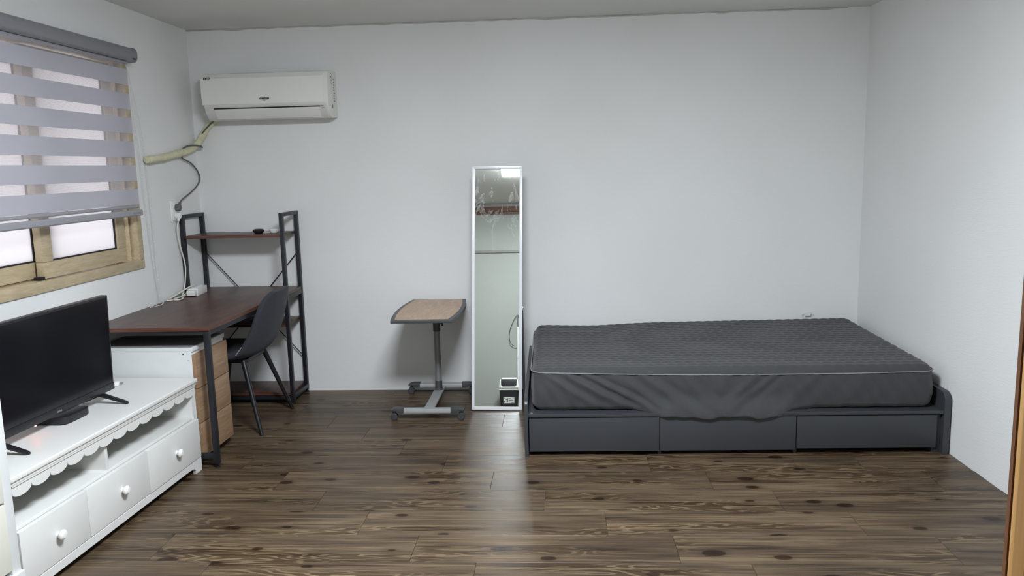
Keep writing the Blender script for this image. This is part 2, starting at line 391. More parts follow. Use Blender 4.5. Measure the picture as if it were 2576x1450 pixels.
# doorway lining: moulded timber frame around the opening
door = sempty('door_1', 'orange-brown moulded timber door frame at the right edge')
def jamb_poly(s, x):  # profile in (x,y), s=+1 right jamb, -1 left jamb
    q = [(0.010, YF0-.012), (0.010, .360), (0.0035, .364), (0.0035, .372), (.0085, .376), (.0085, .3815), (.002, .384), (0.0, .389), (0.0, .399), (.0015, .404), (.0035, .409), (.05, .409), (.05, YF+.001), (.02, YF+.001), (.02, YF0-.001), (.05, YF0-.001), (.05, YF0-.012)]
    return [(x+s*a, b) for a, b in q]
bm = NB(); prism(bm, jamb_poly(1, DX1), 0, DZ, 'Z'); obj('door_jamb', bm, 'door_wood', door)
bm = NB(); bx(bm, DX1+.0026, DX1+.05, .4092, .4122, 0, DZ); obj('jamb_edge', bm, 'door_wood_dark', door)
bm = NB(); prism(bm, jamb_poly(-1, DX0), 0, DZ, 'Z'); obj('door_jamb', bm, 'door_wood', door)
boxo('door_head', 'door_wood', door, DX0-.05, DX1+.05, YF0-.012, YF+.009, DZ, DZ+.05)
# crown moulding, and a rail coloured dark as a shadow line (seen in the mirror)
bm = NB(); prism(bm, [(YF, 2.185), (YF+.018, 2.185), (YF+.018, 2.207), (YF+.03, 2.213), (YF+.045, 2.268), (YF, 2.268)], XL, XRF, 'X')
struct(obj('trim_1', bm, 'crown_wood'), 'dark brown crown moulding reflected high in the mirror')
bm = NB(); bx(bm, XL, XRF, YF, YF+.016, 1.735, 1.765, bev=.005); struct(obj('trim_2', bm, 'rail_shade'), 'horizontal rail coloured dark as a shadow line in the mirror')
# low white strip along the back wall
bm = NB(); prism(bm, [(YB, 0), (YB-.014, 0), (YB-.014, .006), (YB-.004, .026), (YB, .028)], -.948, XR(YB), 'X')
struct(obj('baseboard_back', bm, 'trim_white'), 'low white strip along the foot of the back wall')
# uneven caulk line where the back wall meets the ceiling
bm = NB(); random.seed(3)
pts = [(XL - .02 + i*.06, YB-.002, ZC-.004+random.uniform(-.004, .003)) for i in range(68)]
tube(bm, pts, .0045, 6, 3); struct(obj('trim_3', bm, 'caulk'), 'uneven caulk line between back wall and ceiling')

# ------------------------------------------------------------------ ceiling lamp and hall lamp
def lamp(name, label, x, y, z, w, d, hgt, mat):
    t = thing(name, label, 'ceiling light', (x, y, z))
    boxo('housing', 'white_plastic', t, -w/2-.012, w/2+.012, -d/2-.012, d/2+.012, -.022, -.001, bev=.004)
    boxo('diffuser', mat, t, -w/2, w/2, -d/2, d/2, -hgt, -.022, bev=.012)
lamp('ceiling_light', 'square white ceiling light with a glowing diffuser above the room', -.21, 1.93, ZC, .62, .50, .055, 'lamp_diffuser')
lamp('hall_light', 'small white ceiling light in the hallway behind the doorway', .0, -.75, 2.30, .30, .30, .06, 'hall_diffuser')

# ------------------------------------------------------------------ window
win = sempty('window_1', 'beige wood-print sliding window behind the striped blind', (0, 0, 0))
fx0, fx1 = XL-.13, XL+.012; fw = .048
def ring(name, mat, parent, x0, x1, y0, y1, z0, z1, wd, bev=.003, names=None):
    for nm, a in ((name, (x0, x1, y0, y1, z0, z0+wd)), (name, (x0, x1, y0, y1, z1-wd, z1)), (name, (x0, x1, y0, y0+wd, z0+wd, z1-wd)), (name, (x0, x1, y1-wd, y1, z0+wd, z1-wd))):
        boxo(nm, mat, parent, *a, bev=bev)
ring('frame_side', 'beige_foil', win, fx0, fx1, WY0-.012, WY1+.01, WZ0-.012, WZ1+.01, fw)
boxo('track', 'track_wood', win, fx0, XL-.055, WY1-.062, WY1-.0385, WZ0+.036, WZ1-.036, bev=.001)
boxo('track', 'beige_foil', win, fx0, XL-.028, WY1-.052, WY1-.047, WZ0+.036, WZ1-.036, bev=.001)
boxo('track', 'track_wood', win, fx0, XL-.068, WY0+.036, WY1-.062, WZ0+.036, WZ0+.040, bev=.001)
def sash(label, y0, y1, xf):
    s = bpy.data.objects.new('sash', None); COL.objects.link(s); s.parent = win; s['label'] = label
    z0, z1, wd, th = WZ0+.042, WZ1-.05, .072, .037
    ring('sash_rail', 'beige_foil', s, xf-th, xf, y0, y1, z0, z1, wd, bev=.004)
    ring('gasket', 'gasket', s, xf-.022, xf-.010, y0+wd-.001, y1-wd+.001, z0+wd-.001, z1-wd+.001, .008, bev=0)
    boxo('pane', 'frosted_glass', s, xf-.021, xf-.016, y0+wd, y1-wd, z0+wd, z1-wd, bev=0)
sash('nearer sliding sash with frosted pane', 3.385, 4.072, XL-.012)
sash('rear sliding sash with frosted pane', WY0+.04, 3.492, XL-.062)
boxo('lock_notch', 'dark_slot', win, XL-.045, XL-.012, 3.355, 3.385, WZ0+.040, WZ0+.052, bev=0)
# steel grille outside the glass, a soft shape behind the frosted panes
gr = thing('window_grille', 'blurred steel grille bars outside the frosted window panes', 'window grille', (XL-.33, 0, 0))
for i in range(9):
    b = NB(); y = WY0+.06+i*.172; bx(b, -.012, .012, y, y+.024, WZ0-.1, WZ1+.1, bev=.003); obj('bar', b, 'rail_grey', gr)
for z in (WZ0-.02, WZ1+.02): boxo('cross_bar', 'rail_grey', gr, -.014, .014, WY0-.05, WY1+.05, z-.012, z+.012, bev=.002)

# ------------------------------------------------------------------ striped roller blind
bl = thing('roller_blind', 'grey striped day-and-night roller blind hanging over the window', 'blind', (XL, 0, 0))
BY0, BY1 = 2.62, 4.165
bm = NB(); prism(bm, [(.002, 2.012), (.070, 2.012), (.080, 2.0145), (.087, 2.021), (.091, 2.032), (.092, 2.045), (.091, 2.058), (.087, 2.069), (.080, 2.0765), (.070, 2.081), (.002, 2.082)], BY0, BY1, 'Y', bev=.002)
obj('cassette', bm, 'cassette_grey', bl, 40)
for y in (BY0-.006, BY1):
    bm = NB(); prism(bm, [(.001, 2.008), (.072, 2.008), (.083, 2.011), (.090, 2.019), (.094, 2.031), (.095, 2.045), (.094, 2.060), (.090, 2.072), (.083, 2.080), (.072, 2.085), (.001, 2.086)], y, y+.006, 'Y', bev=.0015)
    obj('end_cap', bm, 'cassette_grey', bl, 40)
boxo('maker_tag', 'print_black', bl, .0905, .0915, BY1-.035, BY1-.012, 2.020, 2.028, bev=0)
boxo('roller_lip', 'rail_grey', bl, .03, .06, BY0+.03, BY1-.03, 1.996, 2.0115, bev=.006)
boxo('sheer_layer', 'blind_sheer', bl, .0515, .052, BY0+.05, 4.075, 1.262, 1.996, bev=0)
zt = 1.966
for i in range(6):
    a = zt - i*.1225
    bm = NB(); bx(bm, .068, .0688, BY0+.04, 4.098, a-.080, a); obj('blind_stripe', bm, 'blind_opaque', bl)
boxo('front_sheer', 'blind_sheer', bl, .0672, .0676, BY0+.05, 4.070, 1.24, 1.996, bev=0)
bm = NB(); cyl(bm, (.060, BY0+.05, 1.262), (.060, 4.094, 1.262), .0085, n=14); obj('weight_rod', bm, 'rail_grey', bl, 40)
bm = NB(); prism(bm, [(.056, 1.214), (.078, 1.214), (.082, 1.220), (.082, 1.238), (.078, 1.245), (.056, 1.245)], BY0+.04, 4.102, 'Y', bev=.001); obj('bottom_rail', bm, 'rail_grey', bl)
for i, (a, b) in enumerate(((0, .010), (.013, .022), (.025, .034), (.039, .052), (.056, .064), (.067, .078))):
    boxo('rail_print', 'print_grey', bl, .0815, .0825, 4.005+a, 4.005+b, 1.224, 1.234, bev=0)
# bead chain
bm = NB()
S1 = [(.05, 4.150, 2.02), (.026, 4.195, 1.75), (.023, 4.231, 1.555), (.023, 4.242, 1.341), (.023, 4.263, 1.078), (.023, 4.288, .852), (.024, 4.304, .74), (.020, 4.30, .712), (.022, 4.24, .7055), (.036, 4.165, .705)]
S2 = [(.03, 4.158, 2.02), (.024, 4.25, 1.75), (.023, 4.286, 1.556), (.023, 4.298, 1.339), (.023, 4.306, 1.074), (.023, 4.309, .849), (.024, 4.322, .75), (.032, 4.325, .712), (.056, 4.26, .7055), (.050, 4.20, .7055), (.036, 4.165, .705)]
for S in (S1, S2):
    P = catmull(S, 20); d = 0; last = P[0]; acc = 0
    tube(bm, S, .0007, 4, 6)
    for p in P:
        while (p-last).length >= .0085:
            last = last + (p-last).normalized()*.0085
            bmesh.ops.create_icosphere(bm, subdivisions=1, radius=.0027, matrix=Matrix.Translation(last))
ch = obj('bead_chain', bm, 'bead_grey', bl, 60)

# ------------------------------------------------------------------ air conditioner
AX0, AX1 = -2.125, -1.350
ac = thing('air_conditioner', 'white wall-mounted split air conditioner high on the back wall', 'air conditioner', (0, YB, 0))
prof = [(-.001, 1.752), (-.12, 1.742), (-.150, 1.752), (-.185, 1.79), (-.198, 1.825), (-.203, 1.90), (-.196, 1.985), (-.18, 2.012), (-.10, 2.026), (-.001, 2.026)]
bm = NB(); prism(bm, prof, AX0+.012, AX1-.004, 'X', bev=.004); obj('body', bm, 'ac_plastic', ac, 30)
bm = NB(); prism(bm, [(-.17, 1.842), (-.204, 1.832), (-.210, 1.905), (-.203, 1.985), (-.186, 2.006), (-.17, 2.006)], AX0+.002, AX1-.030, 'X', bev=.003)
pn = obj('front_panel', bm, 'ac_panel', ac, 30)
bm = NB(); prism(bm, [(-.14, 1.7445), (-.1515, 1.7495), (-.187, 1.788), (-.2005, 1.8265), (-.17, 1.8285)], AX0+.018, AX1-.022, 'X', bev=.0015); obj('outlet_surround', bm, 'ac_lower', ac, 30)
bm = NB(); prism(bm, [(-.150, 1.7525), (-.1565, 1.7485), (-.1925, 1.789), (-.1995, 1.8055), (-.180, 1.8055)], AX0+.072, AX1-.062, 'X', bev=.001); obj('air_flap', bm, 'ac_panel', ac, 30)
bm = NB(); prism(bm, [(-.17, 1.8055), (-.1985, 1.8055), (-.2015, 1.8125), (-.17, 1.8125)], AX0+.070, AX1-.058, 'X'); obj('outlet_slot', bm, 'dark_slot', ac)
RX = (R(90), 0, 0)
def on_front(z): return -.2105 if z < 1.93 else -.2105+.007*(z-1.905)/.08
lg = NB(); lathe(lg, [(.0085, 0), (.0085, .0006)], (0, 0, 0), 'Y', 24)
o = obj('logo_disc', lg, 'logo_grey', ac); o.location = (AX0+.030, -.2058, 1.985)
bm = NB(); bx(bm, -.0012, .0012, -.0012, -.0002, -.004, .005); bx(bm, -.0012, .004, -.0012, -.0002, -.0042, -.0025)
o = obj('logo_mark', bm, 'ac_panel', ac); o.location = (AX0+.030, -.2058, 1.985)
text('logo_text', 'LG', 'logo_grey', ac, .0165, (AX0+.043, -.2052, 1.9795), RX, bold=.0004)
text('logo_text', 'WHISEN', 'print_black', ac, .0165, ((AX0+AX1)/2-.033, -.2100, 1.853), RX, shear=.15, bold=.0006)
bm = NB(); tube(bm, [((AX0+AX1)/2-.006+.012*t, -.2105, 1.851-.005*math.sin(math.pi*t)) for t in (0, .3, .6, 1)], .0008, 6, 4); obj('logo_swoosh', bm, 'print_black', ac)
for k in range(4): boxo('display_mark', 'print_grey', ac, AX1-.054+k*.004, AX1-.036+k*.004, -.2-.0005+k*.009, -.19+k*.009, 1.808-k*.0115, 1.8125-k*.0115, bev=0)
# side label: ring, printed rows, grey square
SX = AX1-.0045
bm = NB(); tube(bm, [(SX, -.115+.017*math.cos(a), 1.985+.022*math.sin(a)) for a in [i*math.pi/8 for i in range(16)]], .0011, 5, 0, closed=True); obj('side_label', bm, 'print_black', ac)
bm = NB(); tube(bm, [(SX, -.108+.013*math.cos(a), 1.957+.014*math.sin(a)) for a in [i*math.pi/8 for i in range(16)]], .0011, 5, 0, closed=True); obj('side_label', bm, 'print_black', ac)
boxo('side_label', 'print_black', ac, SX-.0005, SX+.0008, -.12, -.11, 1.98, 1.99, bev=0)
for k in range(9): boxo('side_print', 'print_grey', ac, SX-.0005, SX+.0007, -.075+.002*(k % 2), -.045-.006*(k % 3), 1.842+k*.016, 1.850+k*.016, bev=0)
boxo('side_square', 'print_grey', ac, SX-.0005, SX+.0007, -.118, -.098, 1.800, 1.822, bev=0)

# insulated pipe and power cable
pp = thing('insulated_pipe', 'cream foam-wrapped pipe running from air conditioner to left wall', 'pipe')
bm = NB(); P = [(-2.04, 4.905, 1.79), (-2.095, 4.920, 1.768), (-2.165, 4.932, 1.722), (-2.222, 4.925, 1.640), (-2.246, 4.885, 1.592), (-2.250, 4.80, 1.566), (-2.251, 4.66, 1.545), (-2.251, 4.48, 1.521), (-2.252, 4.315, 1.508)]
tube(bm, P, .021, 16, 8, radii=lambda t: .0205+.0012*math.sin(t*60)); obj('foam_sleeve', bm, 'foam_wrap', pp, 60)
bm = NB(); cyl(bm, (-2.252, 4.316, 1.508), (-2.2525, 4.296, 1.5065), .0175, n=14); obj('pipe_end', bm, 'foam_wrap', pp, 60)
cb = thing('power_cable', 'dark grey cable coiled round the pipe down to the socket', 'cable')
bm = NB(); P = [(-2.05, 4.89, 1.775), (-2.10, 4.893, 1.758), (-2.17, 4.903, 1.705), (-2.206, 4.915, 1.672), (-2.243, 4.945, 1.645), (-2.236, 4.948, 1.60), (-2.205, 4.900, 1.588), (-2.222, 4.86, 1.600), (-2.255, 4.79, 1.592), (-2.268, 4.74, 1.555), (-2.254, 4.725, 1.522), (-2.256, 4.76, 1.512), (-2.258, 4.84, 1.492), (-2.258, 4.92, 1.445), (-2.258, 4.945, 1.395), (-2.256, 4.90, 1.355), (-2.252, 4.80, 1.316), (-2.244, 4.70, 1.290), (-2.238, 4.632, 1.272), (-2.238, 4.614, 1.258)]
tube(bm, P, .0048, 10, 8); obj('cord', bm, 'grey_cable', cb, 60)
bm = NB(); lathe(bm, [(.021, 0), (.021, .022), (.017, .028)], (-2.259, 4.600, 1.230), 'X', 20); cyl(bm, (-2.243, 4.600, 1.230), (-2.238, 4.616, 1.262), .0125, .007, 12); obj('plug', bm, 'grey_cable', cb, 40)

sk = thing('wall_socket', 'white double wall socket on the left wall beside the shelf post', 'socket', (XL, 4.592, 1.21))
boxo('plate', 'white_plastic', sk, .0005, .012, -.034, .034, -.062, .062, bev=.004)
boxo('cover_frame', 'white_plastic', sk, .012, .0165, -.028, .028, -.054, .054, bev=.003)
for z in (-.027, .020):
    bm = NB(); lathe(bm, [(.0205, .0165), (.0205, .020), (.0185, .020), (.0175, .0172)], (0, .006, z), 'X', 22); obj('socket_ring', bm, 'white_plastic', sk, 40)

# white extension lead with block
ex = thing('extension_lead', 'white extension lead with socket block on the rear of the desk', 'extension lead')
DT = .7005   # desk top height
bm = NB(); lathe(bm, [(.018, 0), (.018, .024), (.012, .030)], (-2.259, 4.592, 1.182), 'X', 18); cyl(bm, (-2.238, 4.592, 1.182), (-2.242, 4.580, 1.152), .011, .007, 12); obj('plug', bm, 'white_plastic', ex, 40)
bm = NB(); P = [(-2.242, 4.580, 1.152), (-2.250, 4.575, 1.10), (-2.256, 4.605, 1.0), (-2.258, 4.650, .885), (-2.257, 4.635, .80), (-2.254, 4.60, .735), (-2.232, 4.52, .7065), (-2.200, 4.47, .7060), (-2.197, 4.42, .706), (-2.225, 4.41, .706), (-2.245, 4.46, .706), (-2.235, 4.53, .708), (-2.228, 4.60, .724)]
tube(bm, P, .0042, 8, 8); obj('cord', bm, 'white_cable', ex, 60)
bm = NB(); P = [(-2.228, 4.585, .7065), (-2.238, 4.49, .7065), (-2.234, 4.405, .7065), (-2.253, 4.385, .709), (-2.258, 4.46, .715), (-2.235, 4.60, .745), (-2.222, 4.66, .756)]
tube(bm, P, .0042, 8, 8); obj('cord', bm, 'white_cable', ex, 60)
bm = NB(); bx(bm, -.031, .031, -.08, .08, .0, .044, bev=.004); o = obj('socket_block', bm, 'white_plastic', ex, 35); o.location = (-2.200, 4.662, DT); o.rotation_euler = (0, 0, R(5))
for i in range(3):
    b = NB(); lathe(b, [(.019, .0435), (.019, .0465), (.016, .0465), (.0155, .045)], (0, -.052+.052*i, 0), 'Z', 18); s = obj('socket_face', b, 'white_laminate', o, 40)
bm = NB(); bx(bm, -.026, .026, -.115, -.08, .006, .038, bev=.006); obj('lead_end', bm, 'white_plastic', o, 35)

# ------------------------------------------------------------------ desk with shelf tower (local frame, slightly out of square)
dk = thing('desk', 'dark walnut desk with black steel frame and built-in shelf tower', 'desk', (-1.642, 4.955, 0), (0, 0, 0))
DW, DL, TAP = .632, 1.345, .028     # width (x: -DW..0), length (y: -DL..0)
def dpart(name, *a, mat='frame_metal', bev=.0015): return boxo(name, mat, dk, *a, bev=bev)
tp = NB(); prism(tp, [(-DW, -.005), (-DW, -DL), (-TAP, -DL), (0, -.302), (-.002, -.302), (-.002, -.005)], .682, .7005, 'Z', bev=.001); top = obj('desktop', tp, 'walnut_board', dk)
boxo('edge_band', 'walnut_edge', top, -DW, -TAP+.0006, -DL-.0012, -DL, .682, .7005, bev=0)
bm = NB(); prism(bm, [(-TAP, -DL-.0012), (0, -.302), (.0012, -.302), (-TAP+.0012, -DL-.0012)], .682, .7005, 'Z'); obj('edge_band', bm, 'walnut_edge', top)
PWD = .030
# posts of the tower (two ladders) and the front legs
for sx in (-DW, -.022):
    x0, x1 = sx, sx+.022
    if sx == -DW: x0, x1 = sx, sx+.022
    dpart('post', x0, x1, -.030, 0, .018, 1.182); dpart('post', x0, x1, -.300, -.270, .018, 1.182)
    dpart('ladder_top', x0, x1, -.270, -.030, 1.160, 1.182); dpart('ladder_foot', x0, x1, -.270, -.030, .030, .055)
    LG = 0 if sx < -.1 else TAP+.004
    dpart('leg', x0-LG, x1-LG+.003, -DL+.002, -DL+.030, .018, .682)
    bm = NB(); prism(bm, [(x0-LG, -DL+.030), (x1-LG, -DL+.030), (x1, -.300), (x0, -.300)], .658, .682, 'Z'); obj('side_rail', bm, 'frame_metal', dk); dpart('side_rail', x0, x1, -.270, -.030, .655, .682)
dpart('end_rail', -DW+.022, -.054, -DL+.004, -DL+.026, .662, .682)
dpart('end_rail', -DW+.022, -.022, -.026, -.004, .655, .682)
dpart('foot_rail', -DW+.022, -.054, -DL+.004, -DL+.026, .045, .070)
dpart('foot_rail', -DW+.022, -.022, -.296, -.276, .030, .052)
for x in (-DW+.011, -.011):
    for y in (-.015, -.285, -DL+.016):
        b = NB(); cyl(b, (x-(TAP+.003 if x > -.1 and y < -1 else 0), y, 0), (x-(TAP+.003 if x > -.1 and y < -1 else 0), y, .007), .013, n=14); cyl(b, (x-(TAP+.003 if x > -.1 and y < -1 else 0), y, .006), (x-(TAP+.003 if x > -.1 and y < -1 else 0), y, .02), .005, n=10); obj('levelling_foot', b, 'black_plastic', dk, 40)
for z, y0 in ((1.038, -.292), (.488, -.292), (.055, -.285)):
    s = boxo('shelf', 'walnut_board', dk, -DW+.022, -.022, y0, -.006, z, z+.016, bev=.001)
    boxo('edge_band', 'walnut_edge', s, -DW+.022, -.022, y0-.0012, y0, z, z+.016, bev=0)
for (xa, za), (xb, zb) in (((-DW+.02, .925), (-.02, .245)), ((-.02, .915), (-DW+.02, .235))):
    b = NB(); cyl(b, (xa, -.016, za), (xb, -.016-.005*(xa < xb), zb), .0035, n=8); obj('cross_brace', b, 'frame_metal', dk, 40)
for z in (.9, .24):
    for x in (0, -DW): 
        b = NB(); cyl(b, (x-.0005, -.015, z), (x+.0015 if x == 0 else x-.001, -.015, z), .004, n=10); obj('bolt', b, 'black_plastic', dk, 40)

# small gadgets on the top shelf
t = thing('black_gadget', 'small black oval gadget on the top desk shelf', 'gadget', (-1.832, 4.760, 1.0545))
bm = NB(); lathe(bm, [(.020, 0), (.026, .004), (.034, .012), (.036, .019), (.032, .025), (.022, .029), (.010, .030)], n=28)
o = obj('shell', bm, 'black_plastic', t, 40); o.scale = (1, .8, 1)
bm = NB(); lathe(bm, [(.0362, .0165), (.0366, .0175), (.0362, .0185)], n=28); o = obj('seam', bm, 'dark_slot', t, 60); o.scale = (1, .8, 1)
t = thing('white_gadget', 'small white bowl-shaped gadget with cord on the top shelf', 'gadget', (-1.742, 4.780, 1.0545))
bm = NB(); lathe(bm, [(.017, 0), (.022, .003), (.028, .016), (.029, .023), (.026, .026)], n=26); o = obj('shell', bm, 'white_plastic', t, 40); o.scale = (1, .8, 1)
bm = NB(); tube(bm, [(-.022, .005, .006), (-.035, .0, .004), (-.05, -.012, .003), (-.072, -.006, .003), (-.085, .012, .003)], .0022, 8, 6); obj('cord', bm, 'white_cable', t, 60)
bm = NB(); tube(bm, [(.022, .005, .012), (.04, .02, .010), (.05, .05, .004)], .0022, 8, 6); obj('cord', bm, 'white_cable', t, 60)

# ------------------------------------------------------------------ drawer pedestal under the desk
pd = thing('drawer_pedestal', 'white three-drawer pedestal with oak fronts under the desk', 'drawer unit', (-1.768, 3.632, 0), (0, 0, R(-1.5)))
boxo('body', 'white_laminate', pd, -.50, -.004, 0, .345, .045, .578, bev=.001)
boxo('top_panel', 'white_laminate', pd, -.50, .004, -.001, .346, .578, .597, bev=.001)
boxo('top_grey_sheet', 'sheet_grey', pd, -.495, -.006, .005, .340, .597, .5985, bev=0)  # thin grey sheet added so the pedestal top reads darker
bm = NB(); bx(bm, -.006, .0005, .075, .335, .568, .579); obj('label_strip', bm, 'white_paint', pd)
for z0, z1 in ((.394, .562), (.221, .390), (.045, .217)):
    d = boxo('drawer_front', 'oak_front', pd, -.004, .015, .002, .343, z0, z1, bev=.0015)
    boxo('finger_slot', 'dark_slot', d, .006, .0155, .10, .15, z0-.004, z0+.010, bev=.003)
boxo('drawer_back', 'dark_slot', pd, -.006, -.003, .006, .339, .05, .56, bev=0)
for x in (-.46, -.05):
    for y in (.04, .305):
        b = NB(); cyl(b, (x, y-.012, .022), (x, y+.012, .022), .022, n=16); bx(b, x-.008, x+.008, y-.016, y+.016, .026, .046); obj('caster', b, 'caster_grey', pd, 40)
for y, z in ((-.0015, .566), (-.0015, .534)):
    b = NB(); cyl(b, (-.045 if z > .55 else -.022, .0005, z), (-.045 if z > .55 else -.022, -.0012, z), .0035 if z > .55 else .0015, n=10); obj('screw_hole', b, 'print_black', pd)

# ------------------------------------------------------------------ upholstered chair
chr_ = thing('desk_chair', 'charcoal fabric shell chair with black legs tucked under the desk', 'chair', (-1.83, 4.325, 0), (0, 0, R(0)))
pr = [(-.235, .408), (-.222, .432), (-.18, .440), (-.10, .432), (0, .424), (.07, .428), (.125, .445), (.165, .485), (.193, .54), (.215, .60), (.232, .665), (.246, .725), (.255, .764), (.258, .778)]
wd = [.175, .20, .218, .228, .232, .230, .226, .222, .218, .212, .200, .176, .135, .085]
cu = [.0, .004, .010, .018, .026, .038, .050, .056, .054, .050, .044, .034, .018, .006]
def resample(L, k=4):
    V = catmull([(i, 0, 0) if False else (*p, 0) for i, p in enumerate(L)], k); return V
PR = resample(pr); WD = resample([(w_, 0) for w_ in wd]); CU = resample([(c_, 0) for c_ in cu])
bm = NB(); G = []; NU = 24
for i, p in enumerate(PR):
    tt = (PR[min(i+1, len(PR)-1)]-PR[max(i-1, 0)]).normalized(); nx, nz = -tt.y, tt.x   # inner side normal
    row = []
    for j in range(NU+1):
        u = -1+2*j/NU; c = CU[i].x*abs(u)**2.6
        row.append(bm.verts.new((p.x+nx*c, u*WD[i].x, p.y+nz*c)))
    G.append(row)
for a, b in zip(G, G[1:]):
    for j in range(NU): bm.faces.new((a[j], b[j], b[j+1], a[j+1]))
o = obj('shell', bm, 'chair_fabric', chr_, 180)
md = o.modifiers.new('thick', 'SOLIDIFY'); md.thickness = .030; md.offset = -1; o.modifiers.new('round', 'SUBSURF').levels = 1; o.modifiers['round'].render_levels = 1
# welt tube along the rim
rim = [G[0][j] for j in range(NU+1)] if False else None
boxo('seat_frame', 'black_plastic', chr_, -.13, .10, -.13, .13, .378, .402, bev=.008)
for nm, a, b in (('leg', (.085, -.150, .398), (.196, -.242, .0)), ('leg', (.085, .150, .398), (.206, .242, .0)), ('leg', (-.11, -.15, .398), (-.215, -.235, 0)), ('leg', (-.11, .15, .398), (-.215, .235, 0))):
    bm = NB(); cyl(bm, b, a, .0105, .0155, 16); obj(nm, bm, 'chair_leg_black', chr_, 40)
bm = NB(); bx(bm, -.002, .002, -.0025, .0005, -.028, .028); o = obj('seam_tag', bm, 'rail_grey', chr_); o.location = (.098, -.2335, .470); o.rotation_euler = (0, R(38), 0)

# ------------------------------------------------------------------ television stand
ts = thing('tv_stand', 'low white television stand with scalloped trim and three drawers', 'tv stand', (-1.752, 3.592, 0), (0, 0, R(-2.45)))
SL, SD = 1.22, .44
def spart(name, *a, mat='white_paint', bev=.002): return boxo(name, mat, ts, *a, bev=bev)
tp = NB(); bx(tp, -SD, .014, -SL-.012, .012, .436, .455, bev=.005, seg=3); bx(tp, -SD, .008, -SL-.008, .008, .424, .4365, bev=.003); obj('top_board', tp, 'white_paint', ts, 40)
bm = NB(); bx(bm, .0005, .0085, -SL-.01, .01, .4552, .4556); 
for n_, y0, y1 in (('side_panel', -SL, -SL+.018), ('side_panel', -.018, 0)): spart(n_, -SD+.01, -.012, y0, y1, .0, .424)
spart('divider', -SD+.02, -.014, -.70, -.682, .272, .424)
spart('shelf', -SD+.02, -.014, -SL+.018, -.018, .256, .272)
spart('back_panel', -SD+.01, -SD+.018, -SL+.018, -.018, .06, .424)
# scalloped valance
NS = 13; poly = [(0.0, .425), (-SL, .425)]
for i in range(NS):
    y0 = -SL + SL*i/NS
    for k in range(11):
        a = math.pi*k/10; poly.append((y0 + SL/NS*(.5-.5*math.cos(a)), .400-.024*math.sin(a)**.8))
bm = NB(); prism(bm, poly, -.012, .002, 'X', bev=.0012); obj('scalloped_valance', bm, 'white_paint', ts)
spart('valance_bead', .002, .006, -SL, 0, .417, .425, bev=.0015)
for y0, y1, px, ky in ((-SL+.004, -.8605, .006, -1.035), (-.8595, -.452, .006, -.642), (-.448, -.004, .010, -.222)):
    d = spart('drawer_front', -.012, px, y0, y1, .070, .259, bev=.003)
    b = NB(); lathe(b, [(.012, 0), (.010, .004), (.009, .007), (.014, .010), (.0185, .016), (.0185, .021), (.014, .026), (.0125, .026), (.011, .028), (.004, .029)], (px, ky, .166), 'X', 22); obj('knob', b, 'white_plastic', d, 40)
# plinth with cut-out feet
poly = [(0, .067), (0, .008), (-.006, 0), (-.055, 0), (-.06, .018), (-.075, .030), (-.12, .034), (-SL+.12, .034), (-SL+.075, .030), (-.0-SL+.06, .018), (-SL+.055, 0), (-SL, 0), (-SL, .067)]
bm = NB(); prism(bm, poly, -.012, .006, 'X', bev=.0015); obj('plinth', bm, 'white_paint', ts)
spart('inner_floor', -SD+.02, -.014, -SL+.018, -.018, .060, .070)

# ------------------------------------------------------------------ television
tv = thing('television', 'black flat-screen television on the white stand', 'television', (-1.955, 3.268, .4555), (0, R(1.6), R(-2.45)))
TW = .732
bm = NB(); bx(bm, -.030, 0, -TW, 0, .046, .462, bev=.004); obj('casing', bm, 'black_plastic', tv, 40)
bm = NB(); bx(bm, -.058, -.028, -TW+.10, -.10, .06, .32, bev=.014); obj('rear_housing', bm, 'black_plastic', tv, 40)
boxo('screen', 'screen_black', tv, -.001, .0012, -TW+.010, -.010, .078, .452, bev=0)
boxo('bottom_bezel', 'black_plastic', tv, -.001, .0022, -TW, 0, .046, .075, bev=.002)
text('maker_mark', 'anno', 'rail_grey', tv, .014, (.0024, -TW/2-.012, .052), (R(90), 0, R(90)))
for y in (-.078, -TW+.048):
    for s, ex_ in ((1, .125), (-1, .085)):
        bm = NB()
        prism(bm, [(0, -.013), (s*ex_*.9, -.0095), (s*ex_, -.006), (s*ex_, .006), (s*ex_*.9, .0095), (0, .013)], 0, .014, 'Z')
        for v in bm.verts:
            f = min(1, abs(v.co.x)/ex_); v.co.z = v.co.z*(1-.3*f) + .034*(1-f)**1.3; v.co.x -= .015
        bmesh.ops.bevel(bm, geom=list(bm.edges), offset=.0025, segments=2, affect='EDGES')
        o = obj('foot', bm, 'black_plastic', tv, 40); o.location = (0, y, .0); o.rotation_euler = (0, R(-1.6), 0)
bm = NB(); cyl(bm, (-.004, -TW+.235, .041), (-.004, -TW+.235, .0465), .0032, n=10); obj('standby_light', bm, 'red_diode', tv)
# set-top box, white adapter behind the television
t = thing('media_box', 'flat black rounded media box lying under the television', 'media box', (-2.045, 2.985, .4557), (0, 0, R(-2.45)))
rr_ = [(cx+.034*math.cos(a), cy+.034*math.sin(a)) for cx, cy, a0 in ((.071, .051, 0), (-.021, .051, 90), (-.021, -.051, 180), (.071, -.051, 270)) for a in [R(a0+k*15) for k in range(7)]]
bm = NB(); prism(bm, rr_, .003, .031, 'Z', bev=.003); obj('case', bm, 'black_plastic', t, 40)
boxo('rubber_base', 'black_rubber', t, -.03, .08, -.06, .06, 0, .004, bev=.001)
t = thing('white_adapter', 'small white plug adapter lying behind the television foot', 'adapter', (-2.085, 3.475, .4555), (0, 0, R(20)))
boxo('case', 'white_plastic', t, -.03, .03, -.016, .016, 0, .018, bev=.004)
for y in (-.007, .007):
    b = NB(); cyl(b, (.028, y, .009), (.046, y, .009), .0024, n=8); obj('pin', b, 'screw_steel', t, 40)

